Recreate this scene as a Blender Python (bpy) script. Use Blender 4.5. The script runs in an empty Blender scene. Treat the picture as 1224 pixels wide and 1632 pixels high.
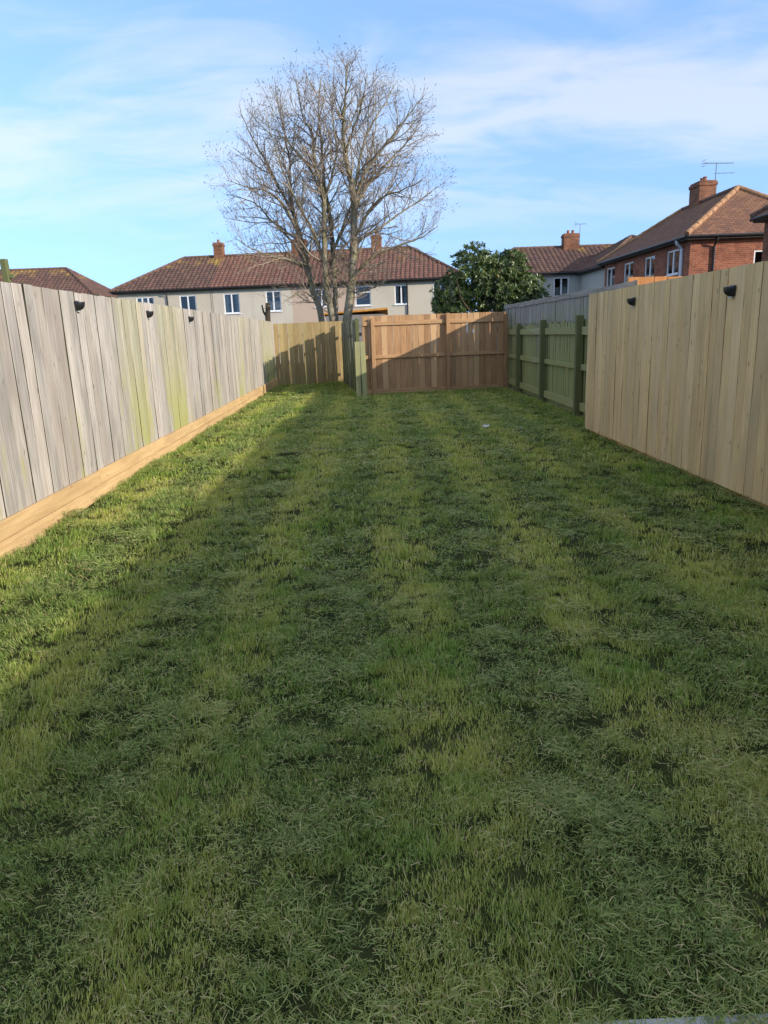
import bpy, math, random
import numpy as np
from mathutils import Vector, Matrix
random.seed(7); RNG = np.random.default_rng(7)
R = math.radians
S = bpy.context.scene
C = S.collection

# ------------------------------------------------------------------ camera
F, CX, CY, CAMH = 1132.0, 612.0, 816.0, 1.55
PITCH, YAW, ROLL = R(13.976), R(0.721), R(2.1)
def _axes():
    f = Vector((math.sin(YAW)*math.cos(PITCH), math.cos(YAW)*math.cos(PITCH), -math.sin(PITCH)))
    r = Vector((math.cos(YAW), -math.sin(YAW), 0)); u = r.cross(f)
    c, s = math.cos(ROLL), math.sin(ROLL)
    return r*c-u*s, r*s+u*c, f
AR, AU, AF = _axes()
O = Vector((0, 0, CAMH))
def ray(px, py): return AF+AR*((px-CX)/F)-AU*((py-CY)/F)
def atY(px, py, Y): d = ray(px, py); return O+d*(Y/d.y)
def atX(px, py, X): d = ray(px, py); return O+d*(X/d.x)
cd = bpy.data.cameras.new('camera'); cam = bpy.data.objects.new('camera', cd); C.objects.link(cam)
cd.sensor_fit = 'VERTICAL'; cd.sensor_height = 36; cd.lens = F/1632*36
cd.clip_start = 0.05; cd.clip_end = 3000
m = Matrix((AR, AU, -AF)).transposed().to_4x4(); m.translation = O
cam.matrix_world = m
S.camera = cam

# ------------------------------------------------------------------ sky, sun, exposure
SUN_AZ, SUN_EL = 122.7, 18.6                      # clockwise from +Y (the garden's long axis)
w = bpy.data.worlds.new('World'); S.world = w; w.use_nodes = True
nt = w.node_tree; N = nt.nodes; Lk = nt.links
for n in list(N): N.remove(n)
out = N.new('ShaderNodeOutputWorld'); bg = N.new('ShaderNodeBackground'); bg.inputs[1].default_value = 0.15
Lk.new(bg.outputs[0], out.inputs[0])
sky = N.new('ShaderNodeTexSky'); sky.sky_type = 'NISHITA'; sky.sun_disc = False
sky.sun_elevation = R(SUN_EL); sky.sun_rotation = R(SUN_AZ); sky.air_density = 1.0; sky.dust_density = 0.5; sky.ozone_density = 2.5
skv = N.new('ShaderNodeVectorMath'); skv.operation = 'MULTIPLY_ADD'; skv.inputs[1].default_value = (1, 1, 0.75); skv.inputs[2].default_value = (0, 0, 0.33)
skn = N.new('ShaderNodeVectorMath'); skn.operation = 'NORMALIZE'; Lk.new(skv.outputs[0], skn.inputs[0])
tc = N.new('ShaderNodeTexCoord'); sx = N.new('ShaderNodeSeparateXYZ'); Lk.new(tc.outputs['Generated'], sx.inputs[0])
Lk.new(tc.outputs['Generated'], skv.inputs[0]); Lk.new(skn.outputs[0], sky.inputs[0])
def wmath(op, a, b, clamp=False):
    n = N.new('ShaderNodeMath'); n.operation = op; n.use_clamp = clamp
    for i, v in enumerate((a, b)):
        if isinstance(v, (int, float)): n.inputs[i].default_value = v
        else: Lk.new(v, n.inputs[i])
    return n.outputs[0]
zz = wmath('ADD', wmath('MAXIMUM', sx.outputs[2], 0.0), 0.22)
cu = wmath('DIVIDE', sx.outputs[0], zz); cv = wmath('DIVIDE', sx.outputs[1], zz)
cb = N.new('ShaderNodeCombineXYZ'); Lk.new(cu, cb.inputs[0]); Lk.new(cv, cb.inputs[1])
def wnoise(scale, loc, rot, detail, rough, dist):
    mp = N.new('ShaderNodeMapping'); mp.inputs['Scale'].default_value = scale; mp.inputs['Location'].default_value = loc
    mp.inputs['Rotation'].default_value = (0, 0, rot); Lk.new(cb.outputs[0], mp.inputs[0])
    n = N.new('ShaderNodeTexNoise'); n.inputs['Scale'].default_value = 1; n.inputs['Detail'].default_value = detail
    n.inputs['Roughness'].default_value = rough; n.inputs['Distortion'].default_value = dist
    Lk.new(mp.outputs[0], n.inputs[0]); return n.outputs[0]
n1 = wnoise((0.55, 2.1, 1), (3.1, 0.6, 0), 0.10, 6, 0.5, 0.5)
n2 = wnoise((2.6, 5.0, 1), (1.3, 4.2, 0), -0.35, 7, 0.55, 0.8)
fill_veil = N.new('ShaderNodeMapRange'); fill_veil.interpolation_type = 'SMOOTHSTEP'; fill_veil.inputs[1].default_value = 0.25; fill_veil.inputs[2].default_value = 0.75; fill_veil.inputs[4].default_value = 0.14
Lk.new(sx.outputs[2], fill_veil.inputs[0])                 # cirrus thickens upwards; unseen overhead part added to brighten and whiten the shade
cl = wmath('ADD', wmath('ADD', wmath('MULTIPLY', n1, 0.8), wmath('MULTIPLY', n2, 0.42)), fill_veil.outputs[0])
mr = N.new('ShaderNodeMapRange'); mr.interpolation_type = 'SMOOTHSTEP'
mr.inputs[1].default_value = 0.50; mr.inputs[2].default_value = 0.74; mr.inputs[3].default_value = 0.0; mr.inputs[4].default_value = 0.85
Lk.new(cl, mr.inputs[0])
hz = N.new('ShaderNodeMapRange'); hz.interpolation_type = 'SMOOTHSTEP'; hz.inputs[1].default_value = 0.06; hz.inputs[2].default_value = 0.24
Lk.new(sx.outputs[2], hz.inputs[0])
cm = wmath('MULTIPLY', mr.outputs[0], hz.outputs[0])
mx = N.new('ShaderNodeMix'); mx.data_type = 'RGBA'
Lk.new(cm, mx.inputs[0]); Lk.new(sky.outputs[0], mx.inputs[6])
cc = N.new('ShaderNodeVectorMath'); cc.operation = 'MULTIPLY_ADD'; cc.inputs[1].default_value = (0.62, 0.55, 0.50); cc.inputs[2].default_value = (1.25, 1.2, 1.12)
Lk.new(sky.outputs[0], cc.inputs[0]); Lk.new(cc.outputs[0], mx.inputs[7])
Lk.new(mx.outputs[2], bg.inputs[0])

sd = bpy.data.lights.new('sun', 'SUN'); sd.energy = 2.0; sd.angle = R(0.55); sd.color = (1.0, 0.90, 0.76)
so = bpy.data.objects.new('sun', sd); C.objects.link(so)
tow = Vector((math.sin(R(SUN_AZ))*math.cos(R(SUN_EL)), math.cos(R(SUN_AZ))*math.cos(R(SUN_EL)), math.sin(R(SUN_EL))))
so.rotation_euler = (-tow).to_track_quat('-Z', 'Y').to_euler(); so.location = tow*60
S.view_settings.view_transform = 'Standard'; S.view_settings.look = 'None'; S.view_settings.exposure = 1.5; S.view_settings.gamma = 1

# ------------------------------------------------------------------ mesh helpers
class MB:
    def __init__(s): s.v = []; s.f = []; s.a = []
    def add(s, vs, fs, a=0.0):
        o = len(s.v); s.v += [tuple(p) for p in vs]; s.f += [tuple(i+o for i in q) for q in fs]; s.a += [a]*len(fs); return s
    def box(s, x0, x1, y0, y1, z0, z1, a=0.0):
        return s.add([(x0,y0,z0),(x1,y0,z0),(x1,y1,z0),(x0,y1,z0),(x0,y0,z1),(x1,y0,z1),(x1,y1,z1),(x0,y1,z1)],
                     [(0,3,2,1),(4,5,6,7),(0,1,5,4),(1,2,6,5),(2,3,7,6),(3,0,4,7)], a)
    def bbox(s, x0, x1, y0, y1, z0, z1, b=0.006):          # box with its long vertical edges bevelled
        pr = [(x0+b,y0),(x1-b,y0),(x1,y0+b),(x1,y1-b),(x1-b,y1),(x0+b,y1),(x0,y1-b),(x0,y0+b)]
        vs = [(x,y,z) for z in (z0,z1) for x,y in pr]
        return s.add(vs, [tuple(range(7,-1,-1)), tuple(range(8,16))]+[(i,(i+1)%8,8+(i+1)%8,8+i) for i in range(8)])
    def tube(s, pts, rad, n=6, cap=True, a=0.0):
        pts = [Vector(p) for p in pts]
        if not hasattr(rad, '__len__'): rad = [rad]*len(pts)
        vs = []; ref = None
        for i, p in enumerate(pts):
            d = (pts[min(i+1,len(pts)-1)]-pts[max(i-1,0)]).normalized()
            if ref is None: ref = d.orthogonal().normalized()
            ref = (ref-d*ref.dot(d)); ref = ref.normalized() if ref.length > 1e-5 else d.orthogonal().normalized()
            b = d.cross(ref)
            for k in range(n):
                t = 2*math.pi*k/n; vs.append(p+(ref*math.cos(t)+b*math.sin(t))*rad[i])
        fs = [(i*n+k, i*n+(k+1)%n, (i+1)*n+(k+1)%n, (i+1)*n+k) for i in range(len(pts)-1) for k in range(n)]
        if cap: fs += [tuple(range(n-1,-1,-1)), tuple(range((len(pts)-1)*n, len(pts)*n))]
        return s.add(vs, fs, a)
    def mesh(s, name, mat=None, smooth=False, attr=False):
        me = bpy.data.meshes.new(name); me.from_pydata(s.v, [], s.f)
        if attr:
            at = me.attributes.new('rnd', 'FLOAT', 'FACE'); at.data.foreach_set('value', s.a)
        if smooth: me.polygons.foreach_set('use_smooth', [True]*len(me.polygons))
        if mat: me.materials.append(mat)
        me.update(); return me
def link(name, data, parent=None, loc=(0,0,0), rot=(0,0,0), scale=None):
    o = bpy.data.objects.new(name, data); C.objects.link(o)
    if parent: o.parent = parent
    o.location = loc; o.rotation_euler = rot
    if scale: o.scale = scale
    return o
def part(name, mb, mat, parent=None, smooth=False, attr=False, **k): return link(name, mb.mesh(name, mat, smooth, attr), parent, **k)
def tag(o, label, cat=None, group=None, kind=None):
    o['label'] = label
    if cat: o['category'] = cat
    if group: o['group'] = group
    if kind: o['kind'] = kind
    return o
def thing(name, label, cat, loc=(0,0,0), rz=0.0, group=None):
    return tag(link(name, None, None, loc, (0,0,rz)), label, cat, group)

# ------------------------------------------------------------------ material helpers
class NT:
    def __init__(s, name):
        s.m = bpy.data.materials.new(name); s.m.use_nodes = True; s.t = s.m.node_tree; s.n = s.t.nodes
        s.b = s.n['Principled BSDF']; s.o = s.n['Material Output']
    def N(s, ty, **k):
        n = s.n.new(ty)
        for a, v in k.items(): setattr(n, a, v)
        return n
    def put(s, sock, v):
        if hasattr(v, 'node'): s.t.links.new(v, sock)
        else:
            if isinstance(v, tuple) and len(v) == 3 and sock.type == 'RGBA': v = v+(1,)
            sock.default_value = v
    def math(s, op, a, b=0.0, clamp=False):
        n = s.N('ShaderNodeMath', operation=op, use_clamp=clamp); s.put(n.inputs[0], a); s.put(n.inputs[1], b); return n.outputs[0]
    def vmath(s, op, a, b):
        n = s.N('ShaderNodeVectorMath', operation=op); s.put(n.inputs[0], a); s.put(n.inputs[1], b); return n.outputs[0]
    def mix(s, f, a, b, blend='MIX'):
        n = s.N('ShaderNodeMix', data_type='RGBA', blend_type=blend); s.put(n.inputs[0], f); s.put(n.inputs[6], a); s.put(n.inputs[7], b); return n.outputs[2]
    def rng(s, v, a, b, c=0.0, d=1.0):
        n = s.N('ShaderNodeMapRange', interpolation_type='SMOOTHSTEP')
        for i, x in enumerate((v, a, b, c, d)): s.put(n.inputs[i], x)
        return n.outputs[0]
    def noise(s, co, scale, detail=4, rough=0.55, dist=0.0):
        n = s.N('ShaderNodeTexNoise'); s.put(n.inputs['Vector'], co); n.inputs['Scale'].default_value = scale
        n.inputs['Detail'].default_value = detail; n.inputs['Roughness'].default_value = rough; n.inputs['Distortion'].default_value = dist
        return n.outputs[0]
    def obj(s): return s.N('ShaderNodeTexCoord').outputs['Object']
    def pos(s): return s.N('ShaderNodeNewGeometry').outputs['Position']
    def sep(s, v):
        n = s.N('ShaderNodeSeparateXYZ'); s.put(n.inputs[0], v); return n.outputs
    def comb(s, x, y, z):
        n = s.N('ShaderNodeCombineXYZ'); s.put(n.inputs[0], x); s.put(n.inputs[1], y); s.put(n.inputs[2], z); return n.outputs[0]
    def rnd(s): return s.N('ShaderNodeObjectInfo').outputs['Random']
    def bump(s, h, strength, dist=0.01):
        n = s.N('ShaderNodeBump'); n.inputs['Strength'].default_value = strength; n.inputs['Distance'].default_value = dist
        s.put(n.inputs['Height'], h); s.t.links.new(n.outputs[0], s.b.inputs['Normal'])
    def fin(s, col, rough=0.8, spec=0.3, metal=0.0):
        s.put(s.b.inputs['Base Color'], col); s.put(s.b.inputs['Roughness'], rough)
        s.put(s.b.inputs['Specular IOR Level'], spec); s.put(s.b.inputs['Metallic'], metal); return s.m

def plain(name, col, rough=0.6, spec=0.3, metal=0.0, var=0.15, scale=6.0):
    t = NT(name); co = t.pos(); n = t.noise(co, scale, 5)
    c = t.mix(t.rng(n, 0.3, 0.7), tuple(v*(1-var) for v in col), tuple(min(1, v*(1+var)) for v in col))
    return t.fin(c, rough, spec, metal)

def wood(name, light, dark, knot=(0.10,0.055,0.03), vary=0.28, knots=0.55, hue=None, huef=0.0, rough=0.82, algae=None, stain=None, axis='Z', grain=1.0):
    """sawn timber; a board's local Z (or X) is its length; every board object shifts the grain by its own random value"""
    t = NT(name); r = t.rnd(); o = t.obj()
    if axis == 'X':
        q = t.sep(o); o = t.comb(q[1], q[2], q[0])
    r2 = t.math('FRACT', t.math('MULTIPLY', r, 17.31)); r3 = t.math('FRACT', t.math('MULTIPLY', r, 5.77))
    co = t.vmath('ADD', o, t.comb(t.math('MULTIPLY', r, 41.0), t.math('MULTIPLY', r2, 29.0), t.math('MULTIPLY', r3, 67.0)))
    g = t.noise(t.vmath('MULTIPLY', co, (38.0, 38.0, 1.3)), 1.0, 7, 0.62, 1.2)
    g2 = t.noise(t.vmath('MULTIPLY', co, (150.0, 150.0, 5.0)), 1.0, 4, 0.6, 0.3)
    gg = t.math('ADD', t.math('MULTIPLY', g, 0.7), t.math('MULTIPLY', g2, 0.3))
    c = t.mix(t.rng(gg, 0.36, 0.64), dark, light)
    big = t.noise(t.vmath('MULTIPLY', co, (5.0, 5.0, 1.4)), 1.0, 3)
    c = t.mix(t.rng(big, 0.35, 0.7, 0.0, 0.35), c, tuple(v*0.62 for v in dark))
    if hue: c = t.mix(t.math('MULTIPLY', t.rng(r2, 0.3, 1.0), huef), c, hue)
    v = t.math('ADD', t.math('MULTIPLY', r3, vary), 1.0-vary*0.55)
    c = t.mix(1.0, c, t.comb(v, v, v), 'MULTIPLY')
    vo = t.N('ShaderNodeTexVoronoi'); t.put(vo.inputs['Vector'], t.vmath('MULTIPLY', co, (10.0, 10.0, 4.2))); vo.inputs['Scale'].default_value = 1.0
    t.put(vo.inputs['Randomness'], 1.0)
    kd = t.math('ADD', vo.outputs['Distance'], t.math('MULTIPLY', g, 0.10))
    kn = t.rng(kd, 0.12, 0.19, knots, 0.0)
    c = t.mix(kn, c, knot)
    p = t.pos(); ps = t.sep(p)
    if stain: # grey-blue weather marks with a shape of their own
        sn = t.noise(t.vmath('MULTIPLY', p, (1.2, 1.6, 0.7)), 1.0, 4)
        c = t.mix(t.rng(sn, 0.52, 0.72, 0.0, stain[1]), c, stain[0])
    if algae:
        col, y0, amt = algae[0], algae[1], algae[2]
        an = t.noise(t.comb(0.0, t.math('MULTIPLY', ps[1], y0), t.math('MULTIPLY', ps[2], 0.22)), 1.0, 3, 0.6)
        for yc, hw, st_ in (algae[8] if len(algae) > 8 else ()):      # stretches where the algae has taken hold
            an = t.math('ADD', an, t.rng(t.math('ABSOLUTE', t.math('SUBTRACT', ps[1], yc)), 0.0, hw, st_, 0.0))
        an2 = t.noise(t.vmath('MULTIPLY', p, (9.0, 9.0, 2.0)), 1.0, 4)
        hgt = t.rng(ps[2], algae[3], algae[4], 1.0, algae[5])
        a = t.math('MULTIPLY', t.rng(t.math('ADD', an, t.math('MULTIPLY', t.math('SUBTRACT', an2, 0.5), 0.5)), algae[6], algae[7]), hgt)
        c = t.mix(t.math('MULTIPLY', a, amt, True), c, col)
    t.bump(t.math('SUBTRACT', gg, t.math('MULTIPLY', kn, 0.3)), 0.35*grain, 0.006)
    return t.fin(c, rough, 0.25)

M = {}
M['grey_wood'] = wood('weathered grey fence timber', (0.51,0.47,0.42), (0.28,0.255,0.225), (0.11,0.09,0.07), 0.34, 0.6,
    hue=(0.36,0.28,0.21), huef=0.35, algae=((0.33,0.335,0.105), 0.55, 0.85, 0.2, 1.6, 0.30, 0.54, 0.70, ((9.3, 0.6, 0.16), (10.9, 1.0, 0.20), (16.5, 1.2, 0.08), (22.8, 2.6, 0.22))), stain=((0.20,0.175,0.165), 0.4))
M['new_wood'] = wood('pale new fence timber', (0.72,0.525,0.26), (0.55,0.38,0.18), (0.13,0.075,0.045), 0.24, 0.6,
    hue=(0.54,0.43,0.29), huef=0.35, stain=((0.33,0.265,0.18), 0.4))
M['gravel_wood'] = wood('yellow new gravel board timber', (0.60,0.42,0.215), (0.48,0.31,0.145), (0.26,0.13,0.06), 0.12, 0.5, axis='X')
M['back_wood'] = wood('olive tan fence timber', (0.42,0.31,0.15), (0.29,0.205,0.09), (0.12,0.07,0.03), 0.34, 0.6, hue=(0.30,0.25,0.12), huef=0.5)
M['panel_wood'] = wood('orange brown larch timber', (0.46,0.275,0.14), (0.32,0.175,0.085), (0.15,0.06,0.03), 0.30, 0.75, hue=(0.50,0.33,0.18), huef=0.6)
M['panel_rail'] = wood('orange brown rail timber', (0.50,0.31,0.16), (0.36,0.205,0.10), (0.16,0.07,0.035), 0.15, 0.6, axis='X')
M['orange_wood'] = wood('stained orange fence timber', (0.52,0.235,0.085), (0.40,0.165,0.055), (0.2,0.07,0.03), 0.22, 0.4)
ALG = ((0.225,0.25,0.085), 0.9, 0.85, 0.5, 2.1, 0.72, 0.22, 0.46)
M['green_wood'] = wood('algae covered green fence timber', (0.40,0.37,0.28), (0.22,0.20,0.14), (0.07,0.05,0.03), 0.4, 0.5, algae=ALG)
M['green_post'] = wood('dark green fence post timber', (0.20,0.19,0.10), (0.11,0.11,0.055), (0.05,0.04,0.02), 0.3, 0.4, algae=((0.095,0.115,0.04), 0.9, 0.7, 0.5, 2.1, 0.8, 0.2, 0.5))
M['green_rail'] = wood('green fence rail timber', (0.40,0.37,0.26), (0.24,0.22,0.14), (0.07,0.05,0.03), 0.3, 0.4, algae=((0.25,0.27,0.09), 0.9, 0.8, 0.5, 2.1, 0.7, 0.25, 0.5), axis='X')
M['old_grey'] = wood('old silver grey fence timber', (0.36,0.35,0.33), (0.21,0.20,0.185), (0.10,0.085,0.07), 0.30, 0.4, algae=((0.20,0.23,0.10), 0.8, 0.7, 1.4, 2.2, 0.15, 0.4, 0.6))
M['old_rail'] = wood('old silver grey capping timber', (0.37,0.35,0.32), (0.22,0.205,0.18), (0.10,0.085,0.07), 0.30, 0.4, axis='X')
M['stub_wood'] = wood('old dark side fence timber', (0.25,0.24,0.19), (0.13,0.125,0.095), (0.06,0.05,0.04), 0.4, 0.4, algae=((0.12,0.15,0.04), 1.4, 0.8, 0.4, 1.9, 0.25, 0.35, 0.6))
M['green_bright'] = wood('bright green algae timber', (0.40,0.37,0.22), (0.25,0.23,0.12), (0.09,0.07,0.03), 0.2, 0.3, algae=((0.31,0.32,0.14), 2.0, 0.55, 1.0, 1.9, 0.6, 0.3, 0.55))
M['edge'] = plain('gap shade board edge', (0.045,0.047,0.022), 0.95, 0.1, var=0.4, scale=5)  # shade of the gaps painted onto the algae-green board sides
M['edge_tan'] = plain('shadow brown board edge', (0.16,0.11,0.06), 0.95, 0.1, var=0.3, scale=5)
M['upvc'] = plain('white window plastic', (0.78,0.79,0.80), 0.35, 0.5, var=0.04)
M['gutter'] = plain('black gutter plastic', (0.016,0.016,0.018), 0.4, 0.5)
M['white_pipe'] = plain('pale grey pipe plastic', (0.62,0.65,0.70), 0.4, 0.5, var=0.05)
M['fascia'] = plain('dark soffit board', (0.035,0.028,0.024), 0.7)
M['curtain'] = plain('pale curtain cloth', (0.60,0.58,0.54), 0.9, 0.1, var=0.12, scale=9)
M['red_curtain'] = plain('dusky red curtain cloth', (0.30,0.07,0.07), 0.9, 0.1)
M['pot'] = plain('terracotta chimney pot', (0.26,0.11,0.065), 0.8, var=0.3)
M['lead'] = plain('grey lead flashing', (0.42,0.42,0.43), 0.6, 0.4)
M['metal'] = plain('dull aerial metal', (0.24,0.25,0.27), 0.45, 0.5, 0.6)
M['black_plastic'] = plain('black lamp plastic', (0.018,0.018,0.02), 0.35, 0.5)
M['solar'] = plain('solar cell', (0.01,0.012,0.03), 0.12, 0.6)
M['lens'] = plain('frosted lamp lens', (0.35,0.36,0.36), 0.3, 0.5)
M['shed_wall'] = plain('grey painted shed boards', (0.22,0.21,0.21), 0.8)
M['shed_roof'] = plain('orange shed roof felt edge', (0.55,0.25,0.05), 0.8, var=0.2)
M['litter'] = plain('pale scrap', (0.6,0.62,0.62), 0.6)

def glass():
    t = NT('window glass'); t.n.remove(t.b)
    tr = t.N('ShaderNodeBsdfTransparent'); tr.inputs[0].default_value = (0.75,0.8,0.82,1)
    gl = t.N('ShaderNodeBsdfGlossy'); gl.inputs['Roughness'].default_value = 0.02; gl.inputs[0].default_value = (0.95,0.97,1,1)
    lw = t.N('ShaderNodeFresnel'); lw.inputs[0].default_value = 1.55
    f = t.math('ADD', t.math('MULTIPLY', lw.outputs[0], 0.85), 0.01, True)
    ms = t.N('ShaderNodeMixShader'); t.put(ms.inputs[0], f); t.t.links.new(tr.outputs[0], ms.inputs[1]); t.t.links.new(gl.outputs[0], ms.inputs[2])
    t.t.links.new(ms.outputs[0], t.o.inputs[0]); return t.m
M['glass'] = glass()

def brickmat(name, c1, c2, mortar):
    t = NT(name); o = t.obj(); q = t.sep(o)
    br = t.N('ShaderNodeTexBrick'); t.put(br.inputs['Vector'], t.comb(t.math('ADD', q[0], q[1]), q[2], 0.0))
    for k, v in (('Scale', 1.0), ('Brick Width', 0.225), ('Row Height', 0.075), ('Mortar Size', 0.007), ('Mortar Smooth', 0.2), ('Bias', 0.0)): br.inputs[k].default_value = v
    t.put(br.inputs['Color1'], c1); t.put(br.inputs['Color2'], c2); t.put(br.inputs['Mortar'], mortar)
    n = t.noise(o, 2.0, 5); n2 = t.noise(o, 14.0, 4)
    c = t.mix(t.rng(n, 0.4, 0.7, 0.0, 0.55), br.outputs[0], tuple(v*0.55 for v in c2))
    c = t.mix(t.rng(n2, 0.62, 0.72, 0.0, 0.35), c, (0.5,0.36,0.27))
    t.bump(br.outputs['Fac'], -0.5, 0.01)
    return t.fin(c, 0.9, 0.2)
M['brick'] = brickmat('red brick', (0.36,0.115,0.056), (0.215,0.068,0.040), (0.30,0.22,0.17))
M['brick_dark'] = brickmat('sooty chimney and shaded wall brick', (0.27,0.105,0.05), (0.15,0.06,0.035), (0.22,0.17,0.13))

def rendermat(name, cols, bounds):
    t = NT(name); o = t.obj(); q = t.sep(o)
    c = cols[0]
    for b, k in zip(bounds, cols[1:]): c = t.mix(t.math('GREATER_THAN', q[0], b), c, k)
    n = t.noise(o, 0.9, 5); f = t.noise(o, 40.0, 3)
    st = t.noise(t.vmath('MULTIPLY', o, (2.2, 2.2, 0.25)), 1.0, 5)
    c = t.mix(t.rng(n, 0.4, 0.75, 0.0, 0.25), c, (0.33,0.29,0.24))
    c = t.mix(t.rng(st, 0.55, 0.75, 0.0, 0.22), c, (0.30,0.27,0.23))
    t.bump(f, 0.4, 0.01); return t.fin(c, 0.95, 0.15)
M['render_a'] = rendermat('cream roughcast render', [(0.52,0.465,0.375),(0.55,0.50,0.42),(0.50,0.385,0.305),(0.54,0.49,0.40)], [6.9, 12.2, 17.0])
M['render_c'] = rendermat('pale grey roughcast render', [(0.46,0.45,0.42),(0.52,0.49,0.44)], [6.0])

def tilemat(name, c1, c2, lichen, amt, zl):
    t = NT(name); a = t.N('ShaderNodeAttribute', attribute_name='rnd').outputs['Fac']; p = t.obj(); q = t.sep(p)
    c = t.mix(a, c1, c2); n = t.noise(p, 1.1, 5); n2 = t.noise(p, 9.0, 4)
    c = t.mix(t.rng(n2, 0.45, 0.75, 0.0, 0.5), c, tuple(v*0.5 for v in c1))
    ln = t.math('ADD', t.math('MULTIPLY', n, 0.75), t.math('MULTIPLY', n2, 0.35)); hh = t.rng(q[2], zl, zl+1.6, 0.0, 0.16)
    c = t.mix(t.rng(t.math('ADD', ln, hh), 0.66, 0.82, 0.0, amt), c, lichen)
    t.bump(t.noise(p, 60.0, 2), 0.2, 0.01); return t.fin(c, 0.85, 0.25)
M['tile'] = tilemat('brown red pantile', (0.150,0.084,0.066), (0.090,0.056,0.048), (0.36,0.235,0.055), 0.75, 5.6)
M['tile_red'] = tilemat('red pantile', (0.192,0.096,0.072), (0.132,0.072,0.057), (0.36,0.235,0.055), 0.3, 5.6)
M['plain_tile'] = tilemat('red brown plain tile', (0.24,0.120,0.072), (0.15,0.080,0.056), (0.34,0.24,0.08), 0.25, 5.6)
M['ridge'] = plain('ridge tile', (0.34,0.19,0.10), 0.85, var=0.3)
M['ridge_dark'] = plain('dark ridge tile', (0.13,0.075,0.055), 0.85, var=0.3)
def barkmat():
    t = NT('pale ash bark'); p = t.pos(); n = t.noise(t.vmath('MULTIPLY', p, (9,9,3.0)), 1.0, 6); n2 = t.noise(p, 1.3, 4); n3 = t.noise(p, 26.0, 4)
    c = t.mix(t.rng(n, 0.3, 0.7), (0.14,0.115,0.075), (0.30,0.26,0.19))
    c = t.mix(t.rng(n2, 0.45, 0.65, 0.0, 0.55), c, (0.22,0.20,0.075))
    c = t.mix(t.rng(n3, 0.55, 0.7, 0.0, 0.5), c, (0.07,0.06,0.045))
    t.bump(n, 0.6, 0.02); return t.fin(c, 0.9, 0.2)
M['bark'] = barkmat()
M['twig'] = plain('ash twig bark', (0.27,0.215,0.16), 0.85, var=0.4, scale=2.0)
M['bud'] = plain('dark bud', (0.07,0.045,0.035), 0.8)
M['dark_bark'] = plain('dark shrub bark', (0.06,0.045,0.03), 0.9)
def leafmat():
    t = NT('glossy evergreen leaf'); a = t.N('ShaderNodeAttribute', attribute_name='rnd').outputs['Fac']
    c = t.mix(a, (0.040,0.078,0.022), (0.125,0.165,0.050)); c = t.mix(t.rng(a, 0.93, 0.96), c, (0.26,0.20,0.05))
    t.fin(c, 0.33, 0.5)
    tr = t.N('ShaderNodeBsdfTranslucent'); tr.inputs[0].default_value = (0.09,0.14,0.02,1)
    ms = t.N('ShaderNodeMixShader'); ms.inputs[0].default_value = 0.18
    t.t.links.new(t.b.outputs[0], ms.inputs[1]); t.t.links.new(tr.outputs[0], ms.inputs[2]); t.t.links.new(ms.outputs[0], t.o.inputs[0]); return t.m
M['leaf'] = leafmat()
def soilmat(name, c1, c2, c3):
    t = NT(name); p = t.pos(); n = t.noise(p, 3.0, 6); n2 = t.noise(p, 40.0, 5)
    c = t.mix(t.rng(n, 0.35, 0.65), c1, c2); c = t.mix(t.rng(n2, 0.45, 0.7), c, c3)
    t.bump(n2, 0.8, 0.02); return t.fin(c, 0.95, 0.1)
M['soil'] = soilmat('lawn thatch', (0.035,0.05,0.015), (0.055,0.06,0.022), (0.02,0.03,0.01))
M['ground'] = soilmat('rough grass ground', (0.05,0.065,0.02), (0.07,0.065,0.03), (0.035,0.05,0.016))
def slabmat():
    t = NT('pale concrete slab'); p = t.pos(); n = t.noise(p, 5.0, 6); n2 = t.noise(p, 120.0, 3)
    c = t.mix(t.rng(n, 0.3, 0.7), (0.34,0.35,0.36), (0.46,0.47,0.48)); c = t.mix(t.rng(n2, 0.5, 0.7, 0, 0.4), c, (0.25,0.25,0.25))
    t.bump(n2, 0.3, 0.004); return t.fin(c, 0.9, 0.25)
M['slab'] = slabmat()
def grassmat():
    t = NT('grass blade')
    b = t.N('ShaderNodeAttribute', attribute_name='rnd').outputs['Fac']            # per blade
    ti = t.N('ShaderNodeAttribute', attribute_name='tint').outputs['Fac']   # per tuft: 0 lush .. 1 yellow, with painted bright-lane sheen
    du = t.N('ShaderNodeAttribute', attribute_name='dull').outputs['Fac']   # per tuft: wilted clippings, and painted dark-lane shade
    c = t.mix(b, (0.112,0.215,0.032), (0.31,0.46,0.09))
    c = t.mix(t.math('MULTIPLY', ti, 0.85), c, t.mix(b, (0.32,0.36,0.07), (0.74,0.73,0.22)))
    c = t.mix(t.math('MULTIPLY', du, 0.75), c, t.mix(b, (0.125,0.175,0.05), (0.47,0.51,0.20)))
    straw = t.rng(t.math('ADD', b, t.math('MULTIPLY', ti, 0.07)), 0.935, 0.945)
    c = t.mix(straw, c, (0.60,0.49,0.26))
    t.fin(c, 0.42, 0.35)
    tr = t.N('ShaderNodeBsdfTranslucent'); t.put(tr.inputs[0], t.mix(1.0, c, (1.1,1.1,0.5), 'MULTIPLY'))
    ms = t.N('ShaderNodeMixShader'); ms.inputs[0].default_value = 0.36
    t.t.links.new(t.b.outputs[0], ms.inputs[1]); t.t.links.new(tr.outputs[0], ms.inputs[2]); t.t.links.new(ms.outputs[0], t.o.inputs[0]); return t.m
M['grass'] = grassmat()

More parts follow.
